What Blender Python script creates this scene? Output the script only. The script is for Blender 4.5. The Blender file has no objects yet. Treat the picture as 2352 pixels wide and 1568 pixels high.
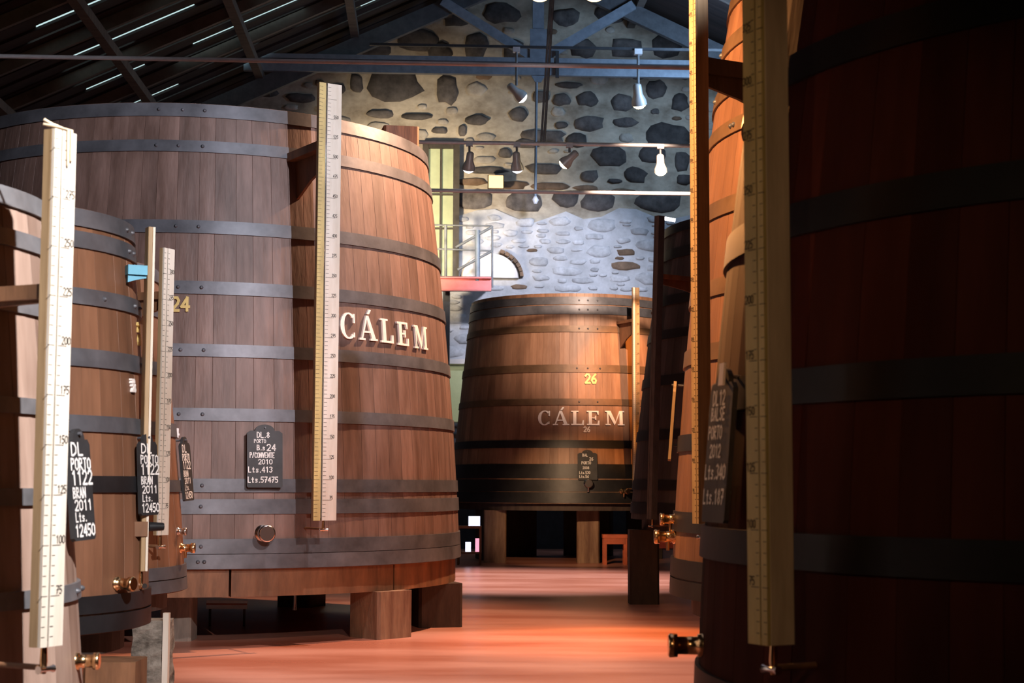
import bpy, bmesh, math, random
from math import sin, cos, pi, radians, atan2, sqrt
from mathutils import Matrix, Vector
random.seed(7)
S = bpy.context.scene
COL = S.collection
EYE = 1.33                      # eye height above the floor (z = 0)
F, PITCH, ROLL = 3700.0, radians(5.06), radians(0.2)
# ------------------------------------------------------------------ camera
cd = bpy.data.cameras.new('camera'); cam = bpy.data.objects.new('camera', cd); COL.objects.link(cam)
cd.sensor_width = 36; cd.lens = F / 2352 * 36; cd.clip_start = .05; cd.clip_end = 200
cam.matrix_world = Matrix.Translation((0, 0, EYE)) @ Matrix.Rotation(pi/2 + PITCH, 4, 'X') @ Matrix.Rotation(ROLL, 4, 'Z')
cd.dof.use_dof = True; cd.dof.focus_distance = 14; cd.dof.aperture_fstop = 5.6
S.camera = cam
# ------------------------------------------------------------------ exposure, world
S.view_settings.view_transform = 'Standard'; S.view_settings.look = 'None'
S.view_settings.gamma = 1; S.view_settings.use_curve_mapping = False
S.view_settings.exposure = 0.5
W = bpy.data.worlds.new('sky'); S.world = W; W.use_nodes = True
W.node_tree.nodes['Background'].inputs[0].default_value = (.62, .85, .86, 1)
W.node_tree.nodes['Background'].inputs[1].default_value = .7
# ------------------------------------------------------------------ lights (the cellar's spotlights, plus added fill spots and areas)
def aim(o, p):
    o.rotation_euler = (Vector(p) - o.location).to_track_quat('-Z', 'Y').to_euler()
def spot(name, loc, to, power, col, size=60, blend=.5, rad=.06):
    l = bpy.data.lights.new(name, 'SPOT'); l.energy = power; l.color = col; l.spot_size = radians(size); l.spot_blend = blend
    l.shadow_soft_size = rad; o = bpy.data.objects.new(name, l); o.location = loc; COL.objects.link(o); aim(o, to); return o
def area(name, loc, to, power, col, sx, sy):
    l = bpy.data.lights.new(name, 'AREA'); l.energy = power; l.color = col; l.shape = 'RECTANGLE'; l.size = sx; l.size_y = sy
    o = bpy.data.objects.new(name, l); o.location = loc; COL.objects.link(o); aim(o, to); return o
WARM = (1, .50, .19); TUNG = (1, .68, .42); COOL = (.66, .79, 1); NEUT = (1, .84, .76)
spot('spot_small_vats', (.66, 3.2, 4.2), (-2.3, 7.0, 1.4), 1600, (.98, .92, .91), 62, .7, .05)
# big vat: neutral-cool spot from the aisle, warm spot on its right side
spot('spot_big_vat_front', (2.3, 6.2, 5.6), (-3.4, 13.6, 3.5), 2000, (.90, .90, 1), 44, .8, .04)
spot('spot_big_vat_right', (1.5, 15.4, 6.4), (-0.8, 15.0, 3.2), 2000, (1, .56, .33), 84, .8, .08)
spot('spot_big_vat_low', (1.0, 8.5, 4.0), (-2.2, 13.4, .9), 230, (1, .60, .42), 50, .8, .06)
# far vat
spot('spot_far_vat', (2.4, 21.0, 7.2), (1.6, 27.2, 4.2), 3200, (1, .70, .52), 30, .8, .08)
spot('spot_far_vat_orange', (3.4, 23.5, 6.5), (2.0, 27.3, 3.0), 1500, (1, .36, .07), 24, .5, .05)
spot('fill_far_low', (.4, 22.5, 2.6), (1.1, 27.8, .6), 480, (1, .62, .34), 34, .8, .05)  # added low spot, brightens the blocks under the far vat
# right row: orange spots
spot('spot_right_vats', (-.6, 8.4, 4.7), (1.1, 9.7, 2.9), 850, (1, .50, .20), 84, .7, .05)
spot('spot_right_flank', (-.4, 10.8, 4.3), (.72, 5.9, 2.55), 1900, (1, .40, .12), 24, .7, .05)
spot('fill_right_gauge', (-.9, .6, 3.2), (.62, 4.7, 1.8), 68, (1, .66, .36), 34, .8, .05)  # added warm fill near the camera, brightens the nearest gauge
# floor pools
spot('spot_floor_pale', (.3, 21.5, 8.4), (.1, 22.6, 0), 4200, (1, .86, .88), 46, .7, .1)
spot('spot_floor_pale_near', (-.1, 12.0, 7.5), (-.25, 12.4, 0), 1150, (1, .86, .86), 38, .5, .05)
spot('spot_floor_orange', (2.1, 14.6, 4.2), (1.0, 14.0, 0), 900, (1, .30, .05), 44, .8, .05)
# back wall, roof corner
spot('fill_rods', (.5, 18, 5.2), (0, 24, 6.2), 80, (.9, .93, 1), 60, .8, .1)  # added cool spot, brightens the tie rods
spot('spot_roof_corner', (-4.2, 14.0, 8.0), (-6.2, 17.0, 9.2), 60, (1, .75, .3), 70, 1, .1)
spot('spot_wall_warm', (-2.8, 29.0, 5.6), (-2.0, 33.4, 7.0), 1500, (1, .82, .58), 70, 1, .2)
spot('spot_wall_cool', (1.2, 27.0, 7.0), (.8, 33.5, 5.2), 1500, (.78, .82, 1), 48, .8, .2)
area('fill_roof_truss', (4.2, 29.5, 9.2), (2.0, 32, 9.4), 95, (.42, .66, 1), 1.2, 1.2)  # added area light, brightens the right side of the truss
area('fill_roof_aisle', (0, 12, 10.2), (0, 12.5, 0), 40, (.9, .85, 1), 5, 12)  # added soft area for ambient light over the aisle

# ------------------------------------------------------------------ helpers
def ray(px, py):
    dx, dy = px - 1176, py - 784; c, s = cos(-ROLL), sin(-ROLL)
    dx, dy = dx*c - dy*s, dx*s + dy*c
    x, u = dx/F, -dy/F
    return Vector((x, cos(PITCH) - u*sin(PITCH), sin(PITCH) + u*cos(PITCH)))
def at(px, py, Y):
    d = ray(px, py); return Vector((d.x/d.y*Y, Y, EYE + d.z/d.y*Y))
def nt(m): m.use_nodes = True; t = m.node_tree; return t, t.nodes, t.links, t.nodes['Principled BSDF']
def mat(name, c, rough=.6, metal=0, var=.25, scale=(6, 6, 6), bump=.15, rand=0., c2=None, emit=None, spec=.5, noise=4):
    m = bpy.data.materials.new(name); t, N, L, P = nt(m)
    P.inputs['Roughness'].default_value = rough; P.inputs['Metallic'].default_value = metal
    P.inputs['Specular IOR Level'].default_value = spec
    if emit:
        P.inputs['Emission Color'].default_value = (*c, 1); P.inputs['Emission Strength'].default_value = emit
    tc = N.new('ShaderNodeTexCoord'); mp = N.new('ShaderNodeMapping'); mp.inputs['Scale'].default_value = scale
    L.new(tc.outputs['Object'], mp.inputs[0])
    oi = N.new('ShaderNodeObjectInfo'); ad = N.new('ShaderNodeVectorMath'); ad.operation = 'ADD'
    cx = N.new('ShaderNodeCombineXYZ'); ml = N.new('ShaderNodeMath'); ml.operation = 'MULTIPLY'; ml.inputs[1].default_value = 37
    L.new(oi.outputs['Random'], ml.inputs[0]); L.new(ml.outputs[0], cx.inputs[0]); L.new(ml.outputs[0], cx.inputs[1])
    L.new(mp.outputs[0], ad.inputs[0]); L.new(cx.outputs[0], ad.inputs[1])
    nz = N.new('ShaderNodeTexNoise'); nz.inputs['Detail'].default_value = noise; nz.inputs['Scale'].default_value = 1; nz.inputs['Roughness'].default_value = .65
    L.new(ad.outputs[0], nz.inputs['Vector'])
    cr = N.new('ShaderNodeValToRGB'); e = cr.color_ramp.elements
    c2 = c2 or tuple(min(1, v*(1+2*var)) for v in c)
    e[0].position = .3; e[1].position = .72
    e[0].color = (*[v*(1-var) for v in c], 1); e[1].color = (*c2, 1)
    L.new(nz.outputs[0], cr.inputs[0])
    hs = N.new('ShaderNodeHueSaturation'); mr = N.new('ShaderNodeMapRange'); mr.inputs[3].default_value = 1-rand; mr.inputs[4].default_value = 1+rand
    L.new(oi.outputs['Random'], mr.inputs[0]); L.new(mr.outputs[0], hs.inputs['Value']); L.new(cr.outputs[0], hs.inputs['Color'])
    L.new(hs.outputs[0], P.inputs['Base Color'])
    b = N.new('ShaderNodeBump'); b.inputs['Strength'].default_value = bump; b.inputs['Distance'].default_value = .02
    L.new(nz.outputs[0], b.inputs['Height']); L.new(b.outputs[0], P.inputs['Normal'])
    return m
M = dict(
 oak=mat('oak_stave', (.14, .078, .058), .55, var=.3, scale=(7, 7, 1.1), rand=.16, c2=(.23, .145, .12), bump=.35),
 oakpale=mat('weathered_oak_stave', (.27, .17, .125), .55, var=.25, scale=(5, 5, .7), rand=.15, c2=(.42, .30, .24), bump=.35),
 oakred=mat('red_brown_oak_stave', (.19, .088, .048), .5, var=.3, scale=(5, 5, .8), rand=.18, c2=(.26, .125, .07), bump=.3),
 oakdark=mat('dark_red_stave', (.030, .006, .004), .6, var=.3, scale=(5, 5, .8), rand=.75, c2=(.045, .011, .007), spec=.25, bump=.3),
 oakstripe=mat('striped_shaded_stave', (.033, .0075, .005), .75, var=.3, scale=(5, 5, .8), rand=.85, c2=(.046, .012, .008), spec=.08, bump=.1),  # stave colour lowered to hold the shade on the vat's unlit front
 oakblack=mat('shaded_black_stave', (.05, .042, .044), .6, var=.3, scale=(5, 5, .8), rand=.3, bump=.2),  # blackish base carries the shade of the backlit vat
 oakwarm=mat('warm_stave', (.23, .115, .064), .5, var=.2, scale=(5, 5, .8), rand=.2, c2=(.34, .19, .115), bump=.3),
 steel=mat('painted_steel_hoop', (.085, .088, .10), .45, .25, var=.25, scale=(3, 3, 3), c2=(.15, .155, .175), bump=.15, rand=.12),
 steelpale=mat('worn_steel_hoop', (.16, .165, .175), .4, .4, var=.25, scale=(3, 3, 3), c2=(.30, .31, .33), bump=.15, rand=.12),
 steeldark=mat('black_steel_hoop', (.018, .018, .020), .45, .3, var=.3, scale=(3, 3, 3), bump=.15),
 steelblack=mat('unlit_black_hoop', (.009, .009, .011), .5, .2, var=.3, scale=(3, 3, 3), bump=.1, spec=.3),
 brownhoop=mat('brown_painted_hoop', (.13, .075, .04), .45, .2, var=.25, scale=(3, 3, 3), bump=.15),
 cream=mat('cream_gauge_board', (.66, .58, .47), .5, var=.08, scale=(14, 14, 2), c2=(.76, .70, .61), bump=.05),
 tan=mat('tan_gauge_wood', (.30, .19, .09), .55, var=.25, scale=(14, 14, 1.2), c2=(.45, .31, .17), bump=.1),
 gold=mat('yellowed_scale_strip', (.52, .40, .16), .5, var=.15, scale=(12, 12, 3), bump=.05),
 boardpale=mat('aged_pale_board', (.55, .41, .27), .55, var=.25, scale=(10, 10, 1.5), c2=(.70, .55, .39), bump=.1),
 dark=mat('dark_groove', (.02, .013, .01), .8),
 ink=mat('ink_marks', (.03, .025, .02), .7),
 redink=mat('red_mark', (.6, .12, .08), .7),
 wood=mat('bracket_wood', (.16, .075, .035), .6, var=.3, scale=(8, 8, 2), bump=.2),
 post=mat('support_oak', (.20, .095, .055), .65, var=.35, scale=(9, 9, 1.5), c2=(.32, .20, .12), bump=.5),
 postgrey=mat('grey_support_block', (.24, .19, .155), .75, var=.25, scale=(9, 9, 2), bump=.4),
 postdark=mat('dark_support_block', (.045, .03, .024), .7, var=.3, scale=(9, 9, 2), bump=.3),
 brass=mat('polished_brass', (.85, .55, .28), .22, 1, var=.05, bump=0),
 chrome=mat('nickel', (.75, .72, .70), .2, 1, var=.05, bump=0),
 slate=mat('slate_board', (.022, .023, .025), .55, var=.3, bump=.1),
 chalk=mat('chalk', (.82, .81, .78), .9, var=.1, bump=0),
 white=mat('white_paint', (.85, .80, .76), .6, var=.05, bump=0),
 gilt=mat('gilt_number', (.62, .46, .17), .4, .3, var=.1, bump=0),
 iron=mat('blue_grey_painted_steel', (.21, .25, .30), .5, .1, var=.15, bump=.05),
 irongrey=mat('grey_painted_rafter', (.075, .08, .088), .6, .1, var=.2, bump=.05),
 irondark=mat('dark_beam', (.04, .042, .047), .6, .1, var=.2, bump=.05),
 rod=mat('galvanised_rod', (.62, .62, .64), .4, .1, var=.1, bump=0),
 lamphead=mat('pale_lamp_metal', (.55, .54, .52), .4, .2, var=.1, bump=0),
 cable=mat('grey_cable', (.16, .17, .18), .6),
 roof=mat('dark_roof_board', (.022, .014, .013), .8, var=.4, scale=(1, 8, 1), bump=.3),
 rafter=mat('old_rafter', (.09, .075, .065), .7, var=.3, scale=(2, 8, 2), bump=.3),
 mortar=mat('lime_mortar', (.24, .19, .135), .95, var=.2, scale=(1.3, 1.3, 1.9), c2=(.66, .58, .46), bump=1.0, noise=10),
 stone=mat('dark_granite', (.06, .05, .046), .85, var=.35, scale=(4, 4, 4), c2=(.15, .13, .12), rand=.4, bump=.8, noise=7),
 stonepale=mat('limewashed_stone', (.36, .31, .26), .95, var=.25, scale=(5, 5, 5), c2=(.52, .47, .40), rand=.18, bump=.8, noise=7),
 stonewash=mat('whitewashed_stone', (.40, .395, .40), .95, var=.25, scale=(5, 5, 5), c2=(.60, .60, .62), rand=.16, bump=.8, noise=7),
 stonebrown=mat('brown_stone', (.15, .095, .06), .9, var=.3, scale=(5, 5, 5), rand=.25, bump=.6),
 wash=mat('whitewash', (.44, .435, .44), .95, var=.2, scale=(2.5, 2.5, 2.5), c2=(.60, .60, .62), bump=1.0, noise=8),
 pier=mat('rough_granite_pier', (.10, .08, .06), .9, var=.5, scale=(9, 9, 14), c2=(.42, .37, .31), bump=1.0, noise=8),
 red=mat('red_painted_channel', (.80, .22, .20), .45, var=.08, bump=0),
 frame=mat('dark_window_frame', (.05, .04, .03), .6),
 paneg=mat('green_window_light', (.33, .35, .20), .5, var=.15, scale=(2, 2, 2), bump=0, emit=.4),
 paper=mat('pale_paper', (.8, .74, .7), .7, var=.05, bump=0),
 stool=mat('red_stool_wood', (.42, .09, .035), .45, var=.2, bump=.05),
 rope=mat('rope', (.6, .48, .33), .9),
 blue=mat('blue_bracket', (.10, .35, .50), .5, var=.1, bump=0),
 wall=mat('dark_plaster', (.10, .08, .07), .95, var=.2),
)
def glow(name, c, s):
    m = bpy.data.materials.new(name); t, N, L, P = nt(m)
    P.inputs['Base Color'].default_value = (*c, 1); P.inputs['Emission Color'].default_value = (*c, 1); P.inputs['Emission Strength'].default_value = s; return m
M['lampw'] = glow('lamp_warm_face', (1, .78, .45), 9); M['lampc'] = glow('lamp_cool_face', (.9, .92, 1), 5)
M['lampy'] = glow('pendant_glow', (1, .62, .22), 8)
M['screen'] = glow('lit_screen', (.7, .75, 1), 1.2); M['pink'] = glow('pink_display', (1, .35, .5), .9); M['amber'] = glow('amber_box_light', (1, .60, .28), .95)
gl = bpy.data.materials.new('glass_tube'); t_, N_, L_, P_ = nt(gl); P_.inputs['Roughness'].default_value = .08
P_.inputs['Transmission Weight'].default_value = .9; P_.inputs['Base Color'].default_value = (.85, .8, .7, 1); M['glass'] = gl
# floor: smooth painted terracotta
def floor_mat():
    m = bpy.data.materials.new('terracotta_floor'); t, N, L, P = nt(m)
    tc = N.new('ShaderNodeTexCoord'); n1 = N.new('ShaderNodeTexNoise'); n1.inputs['Scale'].default_value = .9; n1.inputs['Detail'].default_value = 7
    mp = N.new('ShaderNodeMapping'); mp.inputs['Scale'].default_value = (.45, 1.6, 1); L.new(tc.outputs['Object'], mp.inputs[0]); L.new(mp.outputs[0], n1.inputs['Vector'])
    cr = N.new('ShaderNodeValToRGB'); cr.color_ramp.elements[0].position = .35; cr.color_ramp.elements[1].position = .7
    cr.color_ramp.elements[0].color = (.38, .13, .08, 1); cr.color_ramp.elements[1].color = (.56, .27, .20, 1)
    L.new(n1.outputs[0], cr.inputs[0]); L.new(cr.outputs[0], P.inputs['Base Color'])
    mr = N.new('ShaderNodeMapRange'); mr.inputs[3].default_value = .2; mr.inputs[4].default_value = .45; L.new(n1.outputs[0], mr.inputs[0]); L.new(mr.outputs[0], P.inputs['Roughness'])
    b = N.new('ShaderNodeBump'); b.inputs['Strength'].default_value = .15; b.inputs['Distance'].default_value = .01
    n2 = N.new('ShaderNodeTexNoise'); n2.inputs['Scale'].default_value = 12; L.new(tc.outputs['Object'], n2.inputs['Vector']); L.new(n2.outputs[0], b.inputs['Height']); L.new(b.outputs[0], P.inputs['Normal'])
    return m
M['floor'] = floor_mat()

class MB:
    """collects boxes, prisms, tubes and quads, linked as one mesh object"""
    def __init__(s): s.v = []; s.f = []; s.sm = []
    def add(s, vs, fs, smooth=False):
        n = len(s.v); s.v += [tuple(p) for p in vs]; s.f += [tuple(i+n for i in q) for q in fs]; s.sm += [smooth]*len(fs); return s
    def box(s, c, d, R=None, bev=0):
        x, y, z = [k/2 for k in d]
        if bev:                                  # chamfered vertical edges
            b = bev; o = [(-x+b, -y), (x-b, -y), (x, -y+b), (x, y-b), (x-b, y), (-x+b, y), (-x, y-b), (-x, -y+b)]
            return s.prism(o, -z, z, c, R)
        P = [Vector((i*x, j*y, k*z)) for k in (-1, 1) for j in (-1, 1) for i in (-1, 1)]
        if R: P = [R @ p for p in P]
        return s.add([p + Vector(c) for p in P], [(0, 2, 3, 1), (4, 5, 7, 6), (0, 1, 5, 4), (2, 6, 7, 3), (0, 4, 6, 2), (1, 3, 7, 5)])
    def prism(s, o, z0, z1, c=(0, 0, 0), R=None):
        n = len(o); P = [Vector((a, b, z0)) for a, b in o] + [Vector((a, b, z1)) for a, b in o]
        if R: P = [R @ p for p in P]
        return s.add([p + Vector(c) for p in P], [tuple(range(n))[::-1], tuple(range(n, 2*n))] + [(i, (i+1) % n, n+(i+1) % n, n+i) for i in range(n)])
    def tube(s, pts, r, n=8):
        pts = [Vector(p) for p in pts]; rr = r if isinstance(r, (list, tuple)) else [r]*len(pts); V = []
        for k, p in enumerate(pts):
            d = (pts[min(k+1, len(pts)-1)] - pts[max(k-1, 0)])
            if d.length < 1e-9: d = pts[-1]-pts[0]
            d.normalize(); a = d.orthogonal().normalized() if k == 0 else (a - d*a.dot(d)).normalized(); b = d.cross(a)
            V += [p + (a*cos(2*pi*i/n) + b*sin(2*pi*i/n))*rr[k] for i in range(n)]
        fs = [(k*n+i, k*n+(i+1) % n, (k+1)*n+(i+1) % n, (k+1)*n+i) for k in range(len(pts)-1) for i in range(n)]
        s.add(V, fs, True); m = len(pts)
        return s.add(V[:n] + V[(m-1)*n:], [tuple(range(n))[::-1], tuple(range(n, 2*n))])
    def build(s, name, m, parent=None, loc=None, R=None):
        me = bpy.data.meshes.new(name); me.from_pydata(s.v, [], s.f); me.materials.append(M[m])
        me.polygons.foreach_set('use_smooth', s.sm); me.update()
        bm = bmesh.new(); bm.from_mesh(me); bmesh.ops.recalc_face_normals(bm, faces=bm.faces); bm.to_mesh(me); bm.free()
        o = bpy.data.objects.new(name, me); COL.objects.link(o)
        if parent: o.parent = parent
        if loc is not None: o.location = loc
        if R is not None: o.rotation_euler = R.to_euler() if isinstance(R, Matrix) else R
        return o
def tag(o, label=None, cat=None, group=None, kind=None):
    for k, v in (('label', label), ('category', cat), ('group', group), ('kind', kind)):
        if v: o[k] = v
    return o
def thing(name, loc, rz, label, cat, group=None):
    o = bpy.data.objects.new(name, None); o.empty_display_size = .1; o.location = loc; o.rotation_euler = (0, 0, rz); COL.objects.link(o)
    return tag(o, label, cat, group)

# ================================================================== SETTING
YAW = radians(3)
fl = MB().add([(-14, -3, 0), (14, -3, 0), (14, 38, 0), (-14, 38, 0)], [(0, 1, 2, 3)]).build('floor', 'floor'); tag(fl, kind='structure')
YW = 33.6; YT = 32.0
RZ = Matrix.Rotation(YAW, 3, 'Z')
def wl(px, py, Y0=YW):
    """local (x, z) on a plane turned by YAW through (0, Y0)"""
    d = ray(px, py); n = Vector((-sin(YAW), cos(YAW), 0)); k = n.dot(Vector((0, Y0, 0)))/n.dot(d); p = d*k
    return (RZ.transposed() @ (p - Vector((0, Y0, 0)))).x, p.z + EYE
RIDGE, XR, SL = 11.05 + EYE, .51, .46
def roofz(x): return RIDGE - SL*abs(x-XR)
wb = MB()
o = [(-13, 0), (13, 0), (13, roofz(13)+.1), (XR, RIDGE+.1), (-13, roofz(-13)+.1)]
wb.add([(x, 0, z) for x, z in o] + [(x, .5, z) for x, z in o], [(0, 1, 2, 3, 4), (9, 8, 7, 6, 5)] + [(i, (i+1) % 5, 5+(i+1) % 5, 5+i) for i in range(5)])
wall = wb.build('wall_back', 'mortar', loc=(0, YW, 0), R=(0, 0, YAW)); tag(wall, kind='structure')
# whitewashed lower part of the wall, a skin of its own thickness
zw = wl(1200, 492)[1]
wz = MB(); n = 40; P = []
xs = [-9 + 15*i/n for i in range(n+1)]
top = [zw + .10*sin(i*1.7) + .08*sin(i*.63+1) + .05*random.uniform(-1, 1) for i in range(n+1)]
for y in (-.045, 0): P += [(x, y, 0) for x in xs] + [(x, y, t) for x, t in zip(xs, top)]
m1 = n+1
wz.add(P, [(i, i+1, m1+i+1, m1+i) for i in range(n)] + [(m1+i, m1+i+1, 3*m1+i+1, 3*m1+i) for i in range(n)])
wz.build('whitewash_coat', 'wash', wall)
STN = 0
def stone(px, py, w, h, m, z_out=.07, y0=0.0, name='stone'):
    global STN
    x, z = wl(px, py); k = YW/F; W2, H2 = w*k/2, h*k/2; n = 12; a0 = random.uniform(0, 6)
    ring = []
    for i in range(n):
        a = a0 + 2*pi*i/n; c, s = cos(a), sin(a); q = 1/((abs(c)**2.8+abs(s)**2.8)**(1/2.8)) * random.uniform(.80, 1.10)
        ring.append((c*q, s*q))
    V = [(c*W2, 0, s*H2) for c, s in ring] + [(c*W2*.93, -z_out*.7, s*H2*.93) for c, s in ring] + [(c*W2*.6, -z_out*random.uniform(.9, 1.1), s*H2*.6) for c, s in ring]
    fs = [(i, (i+1) % n, n+(i+1) % n, n+i) for i in range(n)] + [(n+i, n+(i+1) % n, 2*n+(i+1) % n, 2*n+i) for i in range(n)] + [tuple(range(2*n, 3*n))]
    MB().add(V, fs, True).build(name, m, wall, loc=(x, y0, z)); STN += 1
big = [(905,195,132,78),(1027,208,54,68),(818,192,34,44),(955,92,105,60),(1092,108,60,66),(872,262,62,20),(958,268,70,16),(1097,276,56,26),(1190,262,44,36),
 (1243,222,42,30),(1290,228,46,32),(1305,196,66,16),(1350,227,52,38),(1430,237,60,46),(1288,288,34,18),(1352,284,74,42),(1437,281,58,24),(1535,312,108,64),
 (1508,205,50,50),(1562,236,44,44),(1246,313,112,32),(1322,322,52,34),(1402,358,88,54),(1500,352,66,50),(1566,372,40,46),(1160,352,34,26),
 (1250,388,88,28),(1353,404,48,30),(1458,402,58,40),(1118,392,100,18),(1093,458,86,48),(1205,462,96,48),(1300,456,62,42),(1374,464,86,50),(1512,464,116,52),(1573,412,46,26),
 (1412,416,34,12),(1062,300,20,30),(1150,30,90,50),(1010,120,60,50),(1340,112,62,44),(1440,112,84,52),(1535,105,74,62),(860,112,76,44),(775,205,40,26),
 (608,212,64,22),(690,226,66,24),(745,250,34,18),(1180,120,50,60),(1050,40,70,50),(1300,40,70,44),(1400,30,80,50),(1500,30,80,46),(1210,330,60,22),(1010,300,40,16)]
placed = []
for b in big: stone(*b, 'stone'); placed.append(b)
def free(px, py, w, h, g=1.0):
    return all(abs(px-a) > (w+c)/2*g or abs(py-b) > (h+d)/2*g for a, b, c, d in placed)
for (px, py, w, h) in [(1085,418,70,18),(1170,425,90,20),(1265,428,90,18),(1345,432,60,14),(1430,440,60,14)]:
    stone(px, py, w, h, 'stonebrown', .06); placed.append((px, py, w, h))
placed.append((1015, 500, 68, 340))
tries = 0
while STN < 165 and tries < 6000:
    tries += 1; px, py = random.uniform(640, 1640), random.uniform(20, 470); w = random.uniform(18, 56); h = w*random.uniform(.35, .75)
    if free(px, py, w, h, 1.04): stone(px, py, w, h, random.choice(['stonepale', 'stonepale', 'stone', 'stonebrown']) if py < 200 or px > 1450 else 'stonepale', .045); placed.append((px, py, w, h))
placed.append((1125, 610, 150, 70))
n0 = STN; tries = 0
while STN < n0+125 and tries < 8000:
    tries += 1; px, py = random.uniform(1030, 1560), random.uniform(500, 665) if random.random() < .8 else random.uniform(680, 1000)
    if py > 680: px = random.uniform(1025, 1075)
    w = random.uniform(20, 84); h = w*random.uniform(.28, .5)
    if free(px, py, w, h, 1.02): stone(px, py, w, h, 'stonewash' if random.random() < .93 else 'stonebrown', .045, -.04); placed.append((px, py, w, h))
# arched whitewashed niche head
x0, z0 = wl(1125, 640); mb = MB(); n = 16; k = YW/F
ar = [(cos(pi*i/n)*68*k, sin(pi*i/n)*60*k) for i in range(n+1)]
mb.add([(a, 0, b) for a, b in ar] + [(a*.94, -.16, b*.94) for a, b in ar], [(i, i+1, n+2+i, n+1+i) for i in range(n)] + [tuple(range(n+1, 2*n+2))])
tag(mb.build('arched_niche', 'paper', loc=Vector((0, YW, 0)) + RZ @ Vector((x0, -.04, z0)), R=(0, 0, YAW)), 'white plastered arched niche head in the back stone wall behind the stair rails', 'niche')
mb = MB()
for i in range(7):
    a0, a1 = pi*(.02+.055*i), pi*(.02+.055*(i+1))-.02
    q = [(cos(a)*r*k, sin(a)*r2*k) for a, r, r2 in ((a0, 69, 61), (a0, 77, 69), (a1, 77, 69), (a1, 69, 61))]
    mb.add([(a, 0, b) for a, b in q] + [(a, -.2, b) for a, b in q], [(0, 1, 2, 3), (7, 6, 5, 4), (0, 4, 5, 1), (1, 5, 6, 2), (2, 6, 7, 3), (3, 7, 4, 0)])
mb.build('arch_brick', 'stonebrown', wall, loc=(x0, -.04, z0))
# side walls, front wall
for nm, x in (('wall_left', -10.5), ('wall_right', 10.5)):
    tag(MB().box((x, 17, roofz(x)/2+.1), (.4, 42, roofz(x)+.3)).build(nm, 'wall'), kind='structure')
tag(MB().box((0, -3.2, 6.3), (24, .4, 12.8)).build('wall_front', 'wall'), kind='structure')
# roof
cl = MB()
def slab(mb, xa, xb, ya, yb, t=.05, lift=0):
    P = [(xa, ya, roofz(xa)+lift), (xb, ya, roofz(xb)+lift), (xb, yb, roofz(xb)+lift), (xa, yb, roofz(xa)+lift)]
    mb.add(P + [(a, b, c+t) for a, b, c in P], [(3, 2, 1, 0), (4, 5, 6, 7), (0, 1, 5, 4), (1, 2, 6, 5), (2, 3, 7, 6), (3, 0, 4, 7)])
slab(cl, XR, 13, -36, 2.2); slab(cl, -13, XR, -36, -13)
ceil = cl.build('ceiling', 'roof', loc=(0, YT, 0), R=(0, 0, YAW)); tag(ceil, kind='structure')
y = -13.0; k = 0
while y < 2.0:
    mb = MB(); slab(mb, -13, XR, y, y+.36, .05, 0 if k % 2 else .02); mb.build('roof_board', 'roof', ceil)
    # cover boards over the gaps, broken where daylight comes through
    xa = -13.0; mb = MB()
    while xa < XR:
        L = random.uniform(.5, 1.5); lit = -8.6 < xa < -2.4 and -8 < y < 0 and random.random() < .62
        if not lit: slab(mb, xa, min(XR, xa+L), y+.34, y+.52, .04, .052)
        xa += L
    mb.build('cover_board', 'roof', ceil); y += .5; k += 1
for y in (-11.5, -9.6, -7.7, -5.8, -3.9, -2.0):
    for s in (-1, 1):
        mb = MB(); xa, xb = (-13, XR) if s < 0 else (XR, 13)
        P = [(xa, y, roofz(xa)-.22), (xb, y, roofz(xb)-.22), (xb, y+.09, roofz(xb)-.22), (xa, y+.09, roofz(xa)-.22)]
        mb.add(P + [(a, b, c+.215) for a, b, c in P], [(3, 2, 1, 0), (4, 5, 6, 7), (0, 1, 5, 4), (1, 2, 6, 5), (2, 3, 7, 6), (3, 0, 4, 7)]); mb.build('rafter', 'rafter', ceil)
for x in (-9, -7.05, -5.1, -3.2, -1.3, 2.6, 5, 8):
    MB().box((x, -5.5, roofz(x)-.29), (.16, 14.6, .16)).build('purlin', 'rafter', ceil)
# roof truss near the back wall
tr = thing('roof_truss', (0, YT, 0), YAW, 'blue-grey painted roof truss with king post and two slanting struts before the stone gable', 'roof truss')
def tl(px, py): return wl(px, py, YT)
def bar(name, a, b, h, t, m, parent, y=0):
    (xa, za), (xb, zb) = a, b; v = Vector((xb-xa, 0, zb-za)); L = v.length; ang = atan2(zb-za, xb-xa)
    R = Matrix.Rotation(-ang, 3, 'Y')
    return MB().box(((xa+xb)/2, y, (za+zb)/2), (L, t, h), R).build(name, m, parent)
xl, zt = tl(560, 164); xr, _ = tl(1900, 176)
zc = (tl(850, 158)[1])
def ch(zz, hh, nm, m='iron', y=0): MB().box(((xl+xr)/2, y, zz), (xr-xl, .12, hh)).build(nm, m, tr)
ch(zc, .17, 'bottom_chord'); 
xl2 = tl(600, 130)[0]
MB().box(((xl2+xr)/2, -.02, zc+.215), (xr-xl2, .16, .09)).build('top_flange', 'iron', tr)
MB().box(((xl+xr)/2, .04, zc+.13), (xr-xl, .03, .12)).build('web_plate', 'irondark', tr)
for s in (-1, 1):
    xe = XR + s*12.4
    bar('principal_rafter', (xe, roofz(xe)-.55), (XR, RIDGE-.55), .34, .14, 'irongrey', tr, .1)
xk = tl(1236, 120)[0]
MB().box((xk, 0, (zc+.25+RIDGE-.6)/2), (.23, .12, RIDGE-.6-zc-.25)).build('king_post', 'iron', tr)
MB().box((xk, -.07, zc+.55), (.34, .04, .62)).build('gusset_plate', 'iron', tr)
bar('strut', (xk-.12, zc+.3), (xk-1.95, zc+1.42), .19, .1, 'iron', tr)
bar('strut', (xk+.12, zc+.3), (xk+1.95, zc+1.42), .19, .1, 'iron', tr)
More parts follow.
